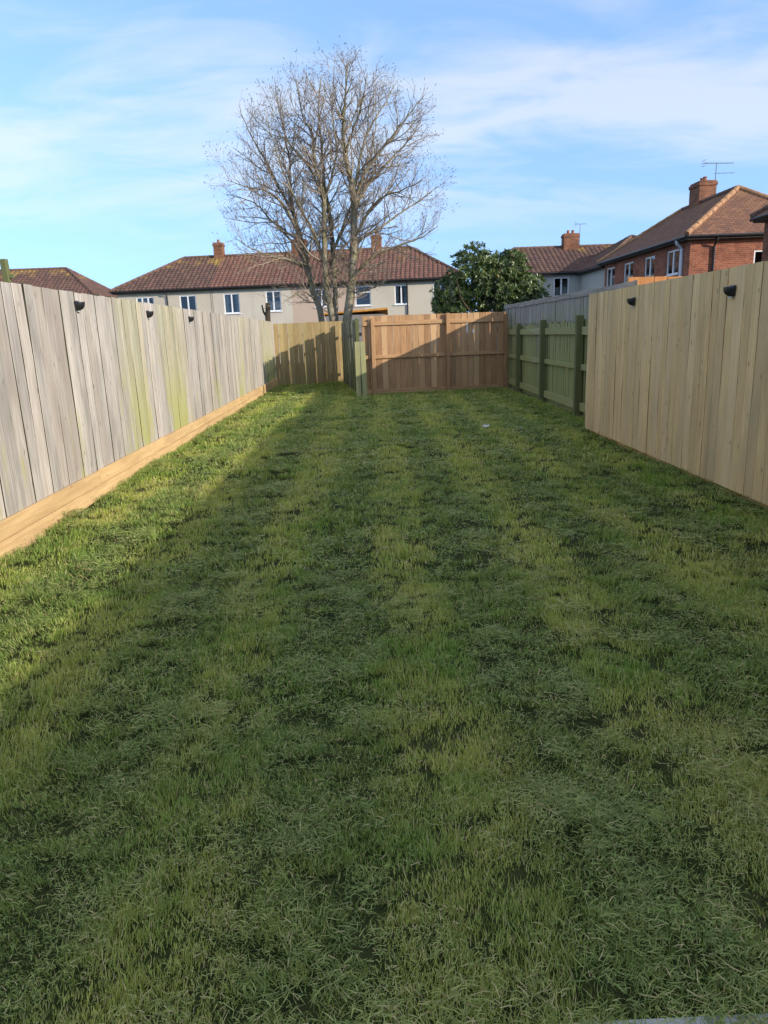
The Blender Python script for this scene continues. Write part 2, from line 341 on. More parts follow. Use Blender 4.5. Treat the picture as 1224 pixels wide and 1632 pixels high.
# ------------------------------------------------------------------ value noise for layout
_G = np.random.default_rng(3).random((64, 64))
def vnoise(x, y):
    x = np.asarray(x, float); y = np.asarray(y, float)
    xi = np.floor(x).astype(int); yi = np.floor(y).astype(int); fx = x-xi; fy = y-yi
    fx = fx*fx*(3-2*fx); fy = fy*fy*(3-2*fy); g = lambda a, b: _G[a % 64, b % 64]
    return (g(xi,yi)*(1-fx)+g(xi+1,yi)*fx)*(1-fy)+(g(xi,yi+1)*(1-fx)+g(xi+1,yi+1)*fx)*fy
def fbm(x, y, o=3): return sum(vnoise(x*2**k+7*k, y*2**k+3*k)*0.5**k for k in range(o))/sum(0.5**k for k in range(o))
def lawn_z(x, y): return (fbm(x*0.9+5, y*0.9, 2)-0.5)*0.05+(fbm(x*4, y*4, 2)-0.5)*0.025

# ------------------------------------------------------------------ ground
g = MB(); g.add([(-700,-300,-0.06),(700,-300,-0.06),(700,1500,-0.06),(-700,1500,-0.06)], [(0,1,2,3)])
tag(part('ground', g, M['ground']), 'rough grassy ground under the gardens and houses', kind='structure')
def lfx(y): return -2.83-0.014*(y-5.16)           # front of the left gravel boards
lm = MB(); xs = np.linspace(-3.2, 3.95, 92); ys = np.linspace(-6, 24.6, 300)
XX, YY = np.meshgrid(xs, ys); ZZ = lawn_z(XX, YY)-0.012
lm.v = list(map(tuple, np.stack([XX.ravel(), YY.ravel(), ZZ.ravel()], 1)))
nx = len(xs); lm.f = [(j*nx+i, j*nx+i+1, (j+1)*nx+i+1, (j+1)*nx+i) for j in range(len(ys)-1) for i in range(nx-1) if not (ys[j+1] < 1.26 and ys[j] < 1.26)]
lm.a = [0]*len(lm.f)
tag(part('lawn', lm, M['soil'], smooth=True), 'earth and thatch of the mown lawn between the fences', kind='structure')
pv = tag(link('patio', None), 'pale concrete paving at the near edge of the lawn', kind='structure')
for i in range(-5, 8):
    for j in range(3):
        x0, y1 = i*0.60-0.13, 1.292-j*0.60
        b = MB(); b.bbox(0.004, 0.596, -0.596, -0.004, -0.05, 0.006+0.002*random.random(), 0.006)
        part('paving_slab', b, M['slab'], pv, loc=(x0, y1, 0))

# ------------------------------------------------------------------ fences
def board_meshes(name, w, t, h, mat, n=5, bow=0.004, edge=None):
    """local X width (centred), Y thickness (front face y=0, back y=+t), Z length"""
    ms = []
    for k in range(n):
        b = MB(); bv = 0.004; vs = []
        rings = 4
        for j in range(rings):
            z = h*j/(rings-1); dx = random.uniform(-bow, bow)*0.4 if j else 0; dy = random.uniform(-bow, bow)
            e = random.uniform(-0.002, 0.002)
            zt = [0]*8
            for (x, y) in [(-w/2+bv,0),(w/2-bv,0),(w/2,bv),(w/2,t-bv),(w/2-bv,t),(-w/2+bv,t),(-w/2,t-bv),(-w/2,bv)]:
                vs.append((x+dx+(e if x > 0 else -e), y+dy, z))
        fs = [(j*8+i, j*8+(i+1)%8, (j+1)*8+(i+1)%8, (j+1)*8+i) for j in range(rings-1) for i in range(8)]
        fs += [tuple(range(7,-1,-1)), tuple(range((rings-1)*8, rings*8))]
        b.add(vs, fs); me = b.mesh(name, mat)
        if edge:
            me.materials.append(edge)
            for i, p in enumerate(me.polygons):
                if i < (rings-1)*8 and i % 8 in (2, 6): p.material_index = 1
        ms.append(me)
    return ms
def board_row(parent, meshes, p0, p1, w, gap, z0, h, top=0.004, facing_left=None, name='board', htop=None, wv=0.06, lean=0.004, slack=0.003):
    """boards from p0 to p1 (xy, local to parent); front face is to the right of travel"""
    p0, p1 = Vector(p0), Vector(p1); d = (p1-p0); L = d.length; d.normalize(); ang = math.atan2(d.y, d.x)
    s = 0.0
    while s < L-w*0.4:
        sc = 1+random.uniform(-wv, wv); ww = w*sc
        if s+ww > L: ww = L-s; sc = ww/w
        c = p0+d*(s+ww/2); hh = h+random.uniform(-top, top)+(htop(s/L) if htop else 0)
        nrm = Vector((d.y, -d.x)); c = c+nrm*random.uniform(-slack, slack)
        o = link(name, random.choice(meshes), parent, (c.x, c.y, z0(s/L) if callable(z0) else z0), (random.uniform(-lean,lean)*0.4, random.uniform(-lean, lean), ang), (sc, 1, hh/h))
        s += ww+gap*random.uniform(0.45, 1.5)
def span(parent, name, mat, a, b, t, z0, z1, back=0.0):
    """a horizontal timber from a to b (xy): local X is its length, front face y=0"""
    a, b = Vector(a), Vector(b); d = b-a; L = d.length; ang = math.atan2(d.y, d.x)
    q = MB(); h = z1-z0
    pr = [(0+back, 0.004), (0.004+back, 0), (0.004+back, 0), (0+back, 0.004)]
    bv = 0.004
    prof = [(back,bv),(back+bv,0),(back+t-bv,0),(back+t,bv),(back+t,h-bv),(back+t-bv,h),(back+bv,h),(back,h-bv)]
    vs = [(x, y, z) for x in (0, L) for y, z in prof]
    q.add(vs, [tuple(range(8)), tuple(range(15,7,-1))]+[(i, 8+i, 8+(i+1)%8, (i+1)%8) for i in range(8)])
    return part(name, q, mat, parent, loc=(a.x, a.y, z0), rot=(0,0,ang))
def post(parent, name, mat, x, y, wx, wy, h, z0=-0.3, rz=0.0, tilt=0.0):
    q = MB(); q.bbox(-wx/2, wx/2, -wy/2, wy/2, 0, h-z0, 0.007)
    return part(name, q, mat, parent, loc=(x, y, z0), rot=(0, tilt, rz))

# left fence: weathered grey boards over two rows of new gravel boards (travels toward the camera-left, front to the right)
lf = thing('grey_board_fence', 'long weathered grey vertical board fence with yellow gravel boards, left of the lawn', 'fence', (0,0,0))
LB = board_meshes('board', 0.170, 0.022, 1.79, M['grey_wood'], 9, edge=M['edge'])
ya, yb = 1.5, 24.32
board_row(lf, LB, (lfx(yb)-0.056, yb), (lfx(ya)-0.056, ya), 0.170, 0.0125, 0.275, 1.79, top=0.006, htop=lambda s: 0.035*(1-s), lean=0.006, slack=0.004)
for y in np.arange(2.0, 24.4, 2.4):
    post(lf, 'post', M['old_grey'], lfx(y)-0.16, y, 0.09, 0.09, 1.95)
for z in (0.45, 1.15, 1.8):
    span(lf, 'rail', M['old_rail'], (lfx(yb)-0.104, yb), (lfx(ya)-0.104, ya), 0.04, z, z+0.08)
for row, (z0, z1, off) in enumerate(((-0.05, 0.130, 0.0), (0.139, 0.283, 0.9))):
    y = yb
    while y > ya:
        y2 = max(ya, y-(2.55 if y != yb else 2.55-off))
        span(lf, 'gravel_board', M['gravel_wood'], (lfx(y)-0.036+0.006*row, y), (lfx(y2)-0.036+0.006*row, y2+0.006), 0.030, z0, z1+random.uniform(-0.003,0.003))
        y = y2

# right fence: pale new boards
rf = thing('pale_board_fence', 'pale new vertical board fence hanging just above the grass, right of the lawn', 'fence', (3.27, 0, 0))
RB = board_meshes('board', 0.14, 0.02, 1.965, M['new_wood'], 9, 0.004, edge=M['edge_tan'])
board_row(rf, RB, (0, -5.5), (0, 10.86), 0.14, 0.005, 0.06, 1.965, top=0.003, lean=0.002, slack=0.004, wv=0.10, name='board')
for o in rf.children: o.rotation_euler.z += math.pi      # front faces the lawn
for y in np.arange(-5.0, 10.9, 1.83): post(rf, 'post', M['new_wood'], 0.15, y, 0.075, 0.075, 1.9)
span(rf, 'gravel_board', M['gravel_wood'], (0.078, 10.84), (0.078, -5.5), 0.03, -0.08, 0.12)
for z in (0.3, 1.0, 1.7): span(rf, 'rail', M['panel_rail'], (0.027, 10.8), (0.027, -5.4), 0.045, z, z+0.08)

# back-left fence
bf = thing('olive_board_fence', 'short olive tan board fence closing the far left corner of the garden', 'fence', (-3.12, 24.33, 0))
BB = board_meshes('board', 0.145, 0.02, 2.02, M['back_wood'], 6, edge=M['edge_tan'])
board_row(bf, BB, (0, 0), (2.27, 0.22), 0.145, 0.005, 0.02, 2.02, top=0.006, htop=lambda s: 0.02*s, lean=0.004)
for z in (0.3, 1.6): span(bf, 'rail', M['panel_rail'], (0, 0.03), (2.27, 0.25), 0.04, z, z+0.08)

# old side fence running back from the panel's left end
sf = thing('old_side_fence', 'old dark green grey board fence running back beside the tree trunk', 'fence', (-0.26, 19.15, 0))
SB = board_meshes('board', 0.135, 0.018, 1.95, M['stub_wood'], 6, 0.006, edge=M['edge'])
board_row(sf, SB, (-0.62, 5.25), (-0.03, 0.33), 0.135, 0.010, 0.0, 1.93, top=0.06, lean=0.02, slack=0.012, wv=0.12)
for o in sf.children: o.rotation_euler.z += math.pi
for z in (0.35, 1.55): span(sf, 'rail', M['old_rail'], (-0.58, 5.25), (0.04, 0.35), 0.045, z, z+0.09)
post(sf, 'post', M['green_post'], -0.03, 0.24, 0.10, 0.10, 2.0)
GB = board_meshes('board', 0.125, 0.02, 1.43, M['green_bright'], 2)
link('board', GB[0], sf, (-0.045, -0.36, -0.02), (0, 0.004, 0.05)); link('board', GB[1], sf, (0.115, -0.33, -0.02), (0, -0.01, 0.02))
span(sf, 'rail', M['green_rail'], (-0.12, -0.335), (0.19, -0.31), 0.04, 0.95, 1.04)

# orange brown panel across the garden
pf = thing('brown_fence_panel', 'orange brown fence panel with rails and posts facing the lawn', 'fence', (0.06, 19.28, 0), math.atan2(0.42, 3.66))
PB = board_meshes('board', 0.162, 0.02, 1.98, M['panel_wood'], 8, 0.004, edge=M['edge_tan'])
board_row(pf, PB, (-0.21, 0.06), (3.72, 0.06), 0.162, 0.005, 0.07, 1.965, top=0.003, lean=0.004, slack=0.004)
xs_ = [0.05, 2.07, 3.68]
for x, hh in zip(xs_, (1.99, 2.06, 1.98)):
    post(pf, 'post', M['panel_wood'], x, -0.035, 0.095, 0.075, hh, z0=-0.2)
for (x0, x1) in ((-0.2, 0.0), (0.10, 2.02), (2.12, 3.63)):
    for z, hh in ((0.02, 0.12), (0.95, 0.085), (1.80, 0.10)):
        span(pf, 'rail', M['panel_rail'], (x0, 0.012), (x1, 0.012), 0.043, z+random.uniform(-.006,.006), z+hh)

# green fence with posts on the right, and the taller grey fence right behind it
gf = thing('green_post_fence', 'green algae stained low fence with thick posts and three rails', 'fence', (3.66, 10.7, 0), math.atan2(9.6, 0.16))
GL = math.hypot(9.6, 0.16)
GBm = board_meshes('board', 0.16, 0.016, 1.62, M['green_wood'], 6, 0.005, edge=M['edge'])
board_row(gf, GBm, (0.05, -0.03), (GL, -0.03), 0.16, 0.022, 0.05, 1.60, top=0.03, lean=0.006, slack=0.004)
for o in gf.children: o.rotation_euler.z += math.pi
py = [0.25, 1.83, 4.64, 7.35]
for x, hh in zip(py, (1.75, 1.76, 1.74, 1.71)):
    post(gf, 'post', M['green_post'], x, 0.06, 0.105, 0.125, hh)
ed = [0.0]+py+[GL-0.03]
for a_, b_ in zip(ed[:-1], ed[1:]):
    for z, hh in ((0.14, 0.14), (0.84, 0.10), (1.44, 0.13)):
        span(gf, 'rail', M['green_rail'], (a_+0.056, -0.026), (b_-0.056, -0.026), 0.062, z+random.uniform(-.008,.008), z+hh)
of = thing('tall_grey_fence', 'tall silver grey board fence with broken capping behind the green posts', 'fence', (3.81, 10.4, 0), math.atan2(10.3, 0.05))
OL = math.hypot(10.3, 0.05)
OB = board_meshes('board', 0.16, 0.016, 2.15, M['old_grey'], 6, 0.006, edge=M['edge'])
board_row(of, OB, (0.0, 0.0), (OL, 0.0), 0.16, 0.003, 0.02, 2.13, top=0.012, htop=lambda s: 0.07*s, lean=0.006, slack=0.005)
for o in of.children: o.rotation_euler.z += math.pi
x = 0.0
while x < OL-0.3:
    x2 = min(OL, x+random.choice((1.2, 1.7, 1.9)))
    zc = 2.145+0.07*x/OL
    r_ = span(of, 'capping', M['old_rail'], (x+0.02, -0.006), (x2-0.03, -0.006), 0.03, zc-0.075, zc+0.02)
    r_.rotation_euler.y = random.uniform(-0.012, 0.012); x = x2
# neighbour's orange panel showing over the pale fence
nf = thing('orange_fence_panel', 'orange stained fence panel peeping over the top of the pale fence', 'fence', (3.98, 11.25, 0), 0.02)
NB = board_meshes('board', 0.20, 0.02, 2.24, M['orange_wood'], 4)
board_row(nf, NB, (0.0, 0), (1.9, 0), 0.20, 0.003, 0.02, 2.265, top=0.012)
for z in (0.4, 1.9): span(nf, 'rail', M['panel_rail'], (0, 0.022), (1.9, 0.022), 0.04, z, z+0.08)

# solar lamps on the fences
def solar_lamp(loc, rz, label):
    t = thing('solar_lamp', label, 'lamp', loc, rz, 'solar lamps on the fences')
    # back plate in the local XZ plane, bowl towards -Y
    b = MB(); b.bbox(-0.055, 0.055, -0.006, 0.0, -0.075, 0.02, 0.002); part('back_plate', b, M['black_plastic'], t)
    q = MB(); n = 10; rows = [(0.0, 1.0), (-0.025, 0.96), (-0.05, 0.80), (-0.068, 0.5), (-0.075, 0.2)]
    vs = [(math.cos(math.pi*k/n)*0.064*s, -0.006-math.sin(math.pi*k/n)*0.075*s, z) for z, s in rows for k in range(n+1)]
    fs = [(j*(n+1)+k, (j+1)*(n+1)+k, (j+1)*(n+1)+k+1, j*(n+1)+k+1) for j in range(len(rows)-1) for k in range(n)]
    q.add(vs, fs); part('cup', q, M['black_plastic'], t, smooth=True)
    d = MB(); d.add([(math.cos(math.pi*k/n)*0.066, -0.004-math.sin(math.pi*k/n)*0.078, z) for z in (0.0, 0.008) for k in range(n+1)],
        [tuple(range(n, -1, -1)), tuple(range(n+1, 2*n+2))]+[(k, k+1, n+2+k, n+1+k) for k in range(n)]+[(n, 0, n+1, 2*n+1)])
    part('solar_panel', d, M['solar'], t)
    l = MB(); l.bbox(-0.03, 0.03, -0.03, -0.008, -0.088, -0.076, 0.004); part('lens', l, M['lens'], t)
for y, z, s in ((7.44, 1.95, 'nearest of three on the grey left fence'), (9.89, 1.94, 'middle of three on the grey left fence'), (12.3, 1.93, 'farthest of three on the grey left fence')):
    solar_lamp((lfx(y)-0.034, y, z+0.02), R(90), 'small black solar lamp, '+s)
for y, z, s in ((9.0, 1.87, 'at the far end of the pale right fence'), (6.56, 1.85, 'nearer one on the pale right fence')):
    solar_lamp((3.264, y, z), R(-90), 'small black solar lamp, '+s)

# ------------------------------------------------------------------ houses
def inpoly(x, y, P):
    r = False; n = len(P)
    for i in range(n):
        x1, y1 = P[i]; x2, y2 = P[(i+1) % n]
        if (y1 > y) != (y2 > y) and x < (x2-x1)*(y-y1)/(y2-y1)+x1: r = not r
    return r
def tiled(poly, mb, tw, ch, style):
    P = [Vector(p) for p in poly]; u = (P[1]-P[0]).normalized(); n = (P[1]-P[0]).cross(P[2]-P[0]).normalized()
    if n.z < 0: n = -n
    v = n.cross(u)
    if v.z < 0: v = -v
    Q = [((p-P[0]).dot(u), (p-P[0]).dot(v)) for p in P]
    mb2 = mb
    s0, s1 = min(q[0] for q in Q), max(q[0] for q in Q); t1 = max(q[1] for q in Q)
    rows = int(t1/ch)+1
    prof = [(0,0.0),(0.18,0.035),(0.45,0.052),(0.72,0.032),(1.0,0.0)] if style == 'pan' else [(0.03,0.004),(0.97,0.004)]
    lift = 0.03 if style == 'pan' else 0.012
    for j in range(rows):
        t = j*ch; off = 0 if style == 'pan' else (tw/2 if j % 2 else 0)
        s = s0+off-tw
        while s < s1:
            if inpoly(s+tw*0.5, t+ch*0.45, Q):
                k = len(prof); js = random.uniform(-0.004, 0.004); up = min(t+ch*1.08, t1)
                lo = [P[0]+u*(s+f*tw)+v*(t-0.02+js)+n*(h+lift) for f, h in prof]
                hi = [P[0]+u*(s+f*tw)+v*up+n*(h+0.002) for f, h in prof]
                fr = [P[0]+u*(s+f*tw)+v*(t-0.02+js)+n*(-0.01) for f, h in prof]
                mb2.add(lo+hi+fr, [(i, i+1, k+i+1, k+i) for i in range(k-1)]+[(2*k+i, 2*k+i+1, i+1, i) for i in range(k-1)], random.random())
            s += tw
def wall_face(mb, p, u, n, L, z0, z1, ops, dep=0.11):
    """wall from p (xy) along u, outward n; ops = (u0,u1,z0,z1) openings with reveals"""
    us = sorted({0, L, *[o[0] for o in ops], *[o[1] for o in ops]}); zs = sorted({z0, z1, *[o[2] for o in ops], *[o[3] for o in ops]})
    pt = lambda a, z, d=0.0: (p[0]+u[0]*a-n[0]*d, p[1]+u[1]*a-n[1]*d, z)
    for a, b in zip(us[:-1], us[1:]):
        for c, d in zip(zs[:-1], zs[1:]):
            am, cm_ = (a+b)/2, (c+d)/2
            if any(o[0] < am < o[1] and o[2] < cm_ < o[3] for o in ops): continue
            mb.add([pt(a,c),pt(b,c),pt(b,d),pt(a,d)], [(0,1,2,3)])
    for a, b, c, d in ops:
        mb.add([pt(a,c),pt(b,c),pt(b,d),pt(a,d),pt(a,c,dep),pt(b,c,dep),pt(b,d,dep),pt(a,d,dep)], [(0,1,5,4),(1,2,6,5),(2,3,7,6),(3,0,4,7)])
def window(parent, p, u, n, o, lights=2, top=False, curtain=None, cside=0):
    """a framed window in an opening; parts in a local frame: X along the wall, -Y outward"""
    a, b, c, d = o; W_, H_ = b-a, d-c
    base = (p[0]+u[0]*a, p[1]+u[1]*a, c); rz = math.atan2(u[1], u[0])
    fr = MB(); y0, y1 = 0.03, 0.10; f = 0.065
    fr.box(0.002, f, y0, y1, 0.002, H_-0.002); fr.box(W_-f, W_-0.002, y0, y1, 0.002, H_-0.002)
    fr.box(f, W_-f, y0+0.002, y1, 0.002, f); fr.box(f, W_-f, y0+0.002, y1, H_-f, H_-0.002)
    xs2 = [f]
    for k in range(1, lights):
        x = W_*k/lights; fr.box(x-0.045, x+0.045, y0+0.003, y1, f, H_-f)
    if top: fr.box(f, W_-f, y0+0.004, y1, H_*0.66, H_*0.66+0.07)
    wo = part('window', fr, M['upvc'], parent, loc=base, rot=(0,0,rz))
    for k in range(lights):
        x0 = f if k == 0 else W_*k/lights+0.045; x1 = W_-f if k == lights-1 else W_*(k+1)/lights-0.045
        zs = [(f, H_-f)] if not top else [(f, H_*0.66), (H_*0.66+0.07, H_-f)]
        for z0, z1 in zs:
            pn = MB(); pn.box(x0-0.004, x1+0.004, 0.058, 0.064, z0-0.004, z1+0.004); part('pane', pn, M['glass'], wo)
    sl = MB(); sl.box(-0.06, W_+0.06, -0.06, 0.028, -0.055, -0.003); part('sill', sl, M['upvc'], wo)
    if curtain:
        cu_ = MB(); nn = 14
        rg = [(0.02, W_*0.30), (W_*0.70, W_-0.02)] if cside == 0 else ([(0.02, W_*0.55)] if cside < 0 else ([(W_*0.45, W_-0.02)] if cside == 1 else [(0.02, W_-0.02)]))
        zt = H_-0.02 if cside < 2 else H_*0.5
        for x0, x1 in rg:
            vs = [(x0+(x1-x0)*k/nn, 0.20+0.02*math.sin(k*2.3), z) for z in (0.0, zt) for k in range(nn+1)]
            cu_.add(vs, [(k, k+1, nn+2+k, nn+1+k) for k in range(nn)])
        part('curtain', cu_, curtain, wo)
def chimney(parent, x, y, wx, wy, z0, z1, pots, mat):
    b = MB(); b.box(x-wx/2, x+wx/2, y-wy/2, y+wy/2, z0, z1-0.22); b.box(x-wx/2-0.04, x+wx/2+0.04, y-wy/2-0.04, y+wy/2+0.04, z1-0.22, z1-0.08)
    b.box(x-wx/2+0.01, x+wx/2-0.01, y-wy/2+0.01, y+wy/2-0.01, z1-0.08, z1)
    ch = part('chimney', b, mat, parent)
    for i in range(pots):
        px_ = x+(i-(pots-1)/2)*0.3 if wx > wy else x; py_ = y if wx > wy else y+(i-(pots-1)/2)*0.34
        q = MB(); q.tube([(px_,py_,z1-0.02),(px_,py_,z1+0.05),(px_,py_,z1+0.16),(px_,py_,z1+0.17),(px_,py_,z1+0.22)], [0.11,0.10,0.085,0.10,0.095], 10)
        part('chimney_pot', q, M['pot'], ch)
    return ch
def house(name, label, loc, rz, L, W, ze, zr, ha, hb, wallmat, tile, style='pan', tw=0.30, ch=0.30, wins=(), chims=(), ov=0.32, ridgemat='ridge_dark', tile2=None, split=None, pipes=(), group=None, faces='FBLR'):
    t = thing(name, label, 'house', loc, rz, group)
    A = [(0,0,ze),(L,0,ze),(L,W,ze),(0,W,ze)]; r0, r1 = (ha, W/2, zr), (L-hb, W/2, zr)
    polys = {'F': [A[0],A[1],r1,r0], 'B': [A[2],A[3],r0,r1], 'L': [A[3],A[0],r0], 'R': [A[1],A[2],r1]}
    # roof deck
    dk = MB()
    for k, pl in polys.items():
        dk.add(pl, [tuple(range(len(pl)))])
    dk.add(A, [(3,2,1,0)])
    rf_ = part('roof', dk, M['fascia'], t)
    for k in faces:
        pl = polys[k]
        if k == 'F' and split:
            q = split; up = zr; f = lambda x: x
            m0, m1 = (split, 0, ze), (split, W/2, zr)
            for pp, mt in (([A[0], m0, m1, r0], tile), ([m0, A[1], r1, m1], tile2)):
                tm = MB(); tiled(pp, tm, tw, ch, style); tag(part('roof_tiles', tm, M[mt], rf_, attr=True), 'rows of roof tiles', kind='stuff')
        else:
            tm = MB(); tiled(pl, tm, tw, ch, style); tag(part('roof_tiles', tm, M[tile], rf_, attr=True), 'rows of roof tiles', kind='stuff')
    rg = MB()
    def caps(p, q):
        nonlocal rg
        p, q = Vector(p), Vector(q); n = max(2, int((q-p).length/0.42)); up = Vector((0,0,0.035))
        for i in range(n):
            a = p+(q-p)*(i/n); b = p+(q-p)*((i+1.06)/n); rg.tube([a+up, b+up], [0.115, 0.098], 8)
    if L-ha-hb > 0.5: caps(r0, r1)
    part('ridge_tiles', rg, M['ridge_dark'], rf_)
    for a_, b_ in ((A[0], r0), (A[1], r1), (A[2], r1), (A[3], r0)):
        rg = MB(); caps(a_, b_); part('hip_tiles', rg, M[ridgemat], rf_)
    # fascia and gutter
    fa = MB(); z0 = ze-0.17; o2 = 0.05
    fa.box(o2, L-o2, o2, o2+0.025, z0, ze-0.01); fa.box(o2, L-o2, W-o2-0.025, W-o2, z0, ze-0.01)
    fa.box(o2, o2+0.025, o2+0.026, W-o2-0.026, z0, ze-0.01); fa.box(L-o2-0.025, L-o2, o2+0.026, W-o2-0.026, z0, ze-0.01)
    fa.box(o2+0.03, L-o2-0.03, o2+0.03, W-o2-0.03, z0+0.01, z0+0.03)
    part('fascia', fa, M['fascia'], rf_)
    gt = MB()
    for a, b in ((0,1),(1,2),(2,3),(3,0)):
        p, q = Vector(A[a]), Vector(A[b]); gt.tube([p-Vector((0,0,0.05)), q-Vector((0,0,0.05))], 0.058, 8)
    part('gutter', gt, M['gutter'], rf_)
    # walls
    zt = ze-0.15; fr = {'F': ((ov,ov),(1,0),(0,-1),L-2*ov), 'R': ((L-ov,ov),(0,1),(1,0),W-2*ov), 'B': ((L-ov,W-ov),(-1,0),(0,1),L-2*ov), 'L': ((ov,W-ov),(0,-1),(-1,0),W-2*ov)}
    wm = MB()
    for k, (p, u, n, LL) in fr.items():
        wall_face(wm, p, u, n, LL, -0.1, zt, [x[1] for x in wins if x[0] == k])
    part('wall', wm, wallmat, t)
    for x in wins:
        p, u, n, LL = fr[x[0]]; window(t, p, u, n, x[1], **(x[2] if len(x) > 2 else {}))
    for c in chims: chimney(t, *c)
    for (side, a, mat, off, z1) in pipes:
        p, u, n, LL = fr[side]; q = MB(); e = lambda d, z: (p[0]+u[0]*a+n[0]*d, p[1]+u[1]*a+n[1]*d, z)
        q.tube([e(ov-0.02, ze-0.08), e(ov-0.05, ze-0.22), e(0.06, ze-0.42), e(0.06, 0.0)] if z1 is None else [e(0.07, z1), e(0.07, 0.0)], off, 8); part('downpipe', q, M[mat], t)
    return t
def face_u(px, py, loc, rz, side_p, u):
    """pixel -> (u, z) on a house wall (vertical plane through side_p along u, house frame)"""
    c, s = math.cos(rz), math.sin(rz)
    P = Vector((loc[0]+c*side_p[0]-s*side_p[1], loc[1]+s*side_p[0]+c*side_p[1], 0)); U = Vector((c*u[0]-s*u[1], s*u[0]+c*u[1], 0)); n = Vector((U.y, -U.x, 0))
    d = ray(px, py); t = (P-O).dot(n)/d.dot(n); X = O+d*t
    return (X-P).dot(U), X.z

# A: the long cream terrace
locA, rzA, LA, WA = (-17.1, 49.9, 0), R(-6.0), 23.6, 7.4
winA = []
for (x0, x1, y0, y1, kw) in ((218,246,473.5,499,dict(lights=3, curtain=M['curtain'], cside=-1)), (287,313,470.5,501,dict()), (357,382,467.5,499.5,dict(curtain=M['curtain'], cside=0)),
        (424,448,463.5,496,dict(curtain=M['curtain'], cside=3)), (502,523,460,489,dict()), (566,591,456,487,dict(lights=1, top=True)), (629,650,454,485,dict(curtain=M['curtain'], cside=0)), (690,712,451,480,dict())):
    xm = (y0+y1)/2
    u0, _ = face_u(x0, xm, locA, rzA, (0.32,0.32), (1,0)); u1, _ = face_u(x1, xm, locA, rzA, (0.32,0.32), (1,0))
    _, zt = face_u((x0+x1)/2, y0, locA, rzA, (0.32,0.32), (1,0)); _, zb = face_u((x0+x1)/2, y1, locA, rzA, (0.32,0.32), (1,0))
    winA.append(('F', (u0, u1, zb, zt), kw))
house('rendered_terrace', 'long cream rendered terrace with brown tiled hip roof behind the bare tree', locA, rzA, LA, WA, 5.0, 7.28, 4.0, 3.7, M['render_a'], 'tile',
      wins=winA, tile2='tile_red', split=6.75, chims=[(6.55,3.7,0.62,0.62,6.6,8.2,1,M['brick_dark']), (12.2,3.9,1.0,0.62,6.6,8.2,2,M['brick_dark']), (17.6,3.9,0.68,0.62,6.6,8.2,1,M['brick_dark'])],
      pipes=[('F', 3.45, 'gutter', 0.04, None), ('F', 19.5, 'gutter', 0.04, None), ('F', 6.55, 'gutter', 0.012, 4.8)])
# B: the terrace beyond the left fence
house('left_terrace', 'lichen speckled hip roof of the terrace above the near end of the grey fence', (-37.0, 52.3, 0), R(0), 18.0, 7.4, 5.0, 7.15, 3.7, 3.2, M['render_a'], 'tile', wins=[('F', (u_, u_+1.0, z_, z_+1.15), dict()) for u_ in (1.6, 4.8, 8.4, 12.2, 15.2) for z_ in (0.95, 3.3)], chims=[(9.0,3.7,0.8,0.62,6.5,8.2,2,M['brick_dark'])])
house('distant_house', 'small distant tiled roof between the two cream terraces', (-36.0, 74, 0), 0, 16.0, 7.4, 5.0, 7.0, 3.7, 3.7, M['render_a'], 'tile')
# C: pale terrace beyond the green fence, an L: front range and a wing coming forward
locC = (7.5, 45.9, 0)
winC = []
for (x0, x1, y0, y1) in ((843,858,446.5,473), (882.5,906.5,442,472.5)):
    xm = (y0+y1)/2
    u0, _ = face_u(x0, xm, locC, 0, (0.32,0.32), (1,0)); u1, _ = face_u(x1, xm, locC, 0, (0.32,0.32), (1,0))
    _, zt = face_u((x0+x1)/2, y0, locC, 0, (0.32,0.32), (1,0)); _, zb = face_u((x0+x1)/2, y1, locC, 0, (0.32,0.32), (1,0))
    winC.append(('F', (u0, u1, zb, zt), dict(curtain=M['curtain'], cside=3)))
hc = house('pale_terrace', 'pale grey rendered house with brown pantiles right of the evergreen', locC, 0, 9.5, 7.0, 4.95, 6.72, 2.3, 0.2, M['render_c'], 'tile', wins=winC,
      chims=[(6.0,3.4,0.98,0.7,6.3,7.55,2,M['brick_dark'])])
hw = house('rendered_wing', 'pale rendered wing joining the pale grey house to the red brick house', (13.05, 41.2, 0), 0, 6.6, 9.5, 4.9, 6.85, 3.29, 3.29, M['render_c'], 'tile', faces='LRF')
# D: red brick house, long side facing the garden
locD, LD, WD = (12.78, 29.75, 0), 6.66, 11.3
def houseD():
    # built with its ridge along Y: house frame turned a quarter so that its 'F' faces -X
    rz = R(-90); loc = (12.78, 29.75+WD, 0)
    wins = []
    for (x0, x1, y0, y1, cs, cm_) in ((966.5,979.5,420,457,2,'curtain'), (994.5,1009,413.5,451,0,'red_curtain'), (1027.5,1043,404.5,439,3,'curtain'), (1062.5,1081.5,395,437,2,'curtain')):
        xm = (y0+y1)/2
        u0, _ = face_u(x0, xm, loc, rz, (0.32,0.32), (1,0)); u1, _ = face_u(x1, xm, loc, rz, (0.32,0.32), (1,0))
        wins.append(('F', (u0, u1, 3.62, 4.62), dict(curtain=M[cm_], cside=cs)))
    wins.append(('R', (2.62, 3.5, 3.3, 4.35), dict()))
    return house('brick_house', 'red brick house with four white upper windows and a lit end wall', loc, rz, WD, LD, 4.98, 7.12, 2.9, 2.85, M['brick'], 'plain_tile', style='plain', tw=0.30, ch=0.15,
        wins=wins, chims=[(4.55,3.55,1.1,0.8,6.5,8.1,2,M['brick_dark'])], ridgemat='ridge', pipes=[('F', 10.0, 'white_pipe', 0.07, None), ('R', 0.95, 'gutter', 0.045, None)])
hd = houseD()
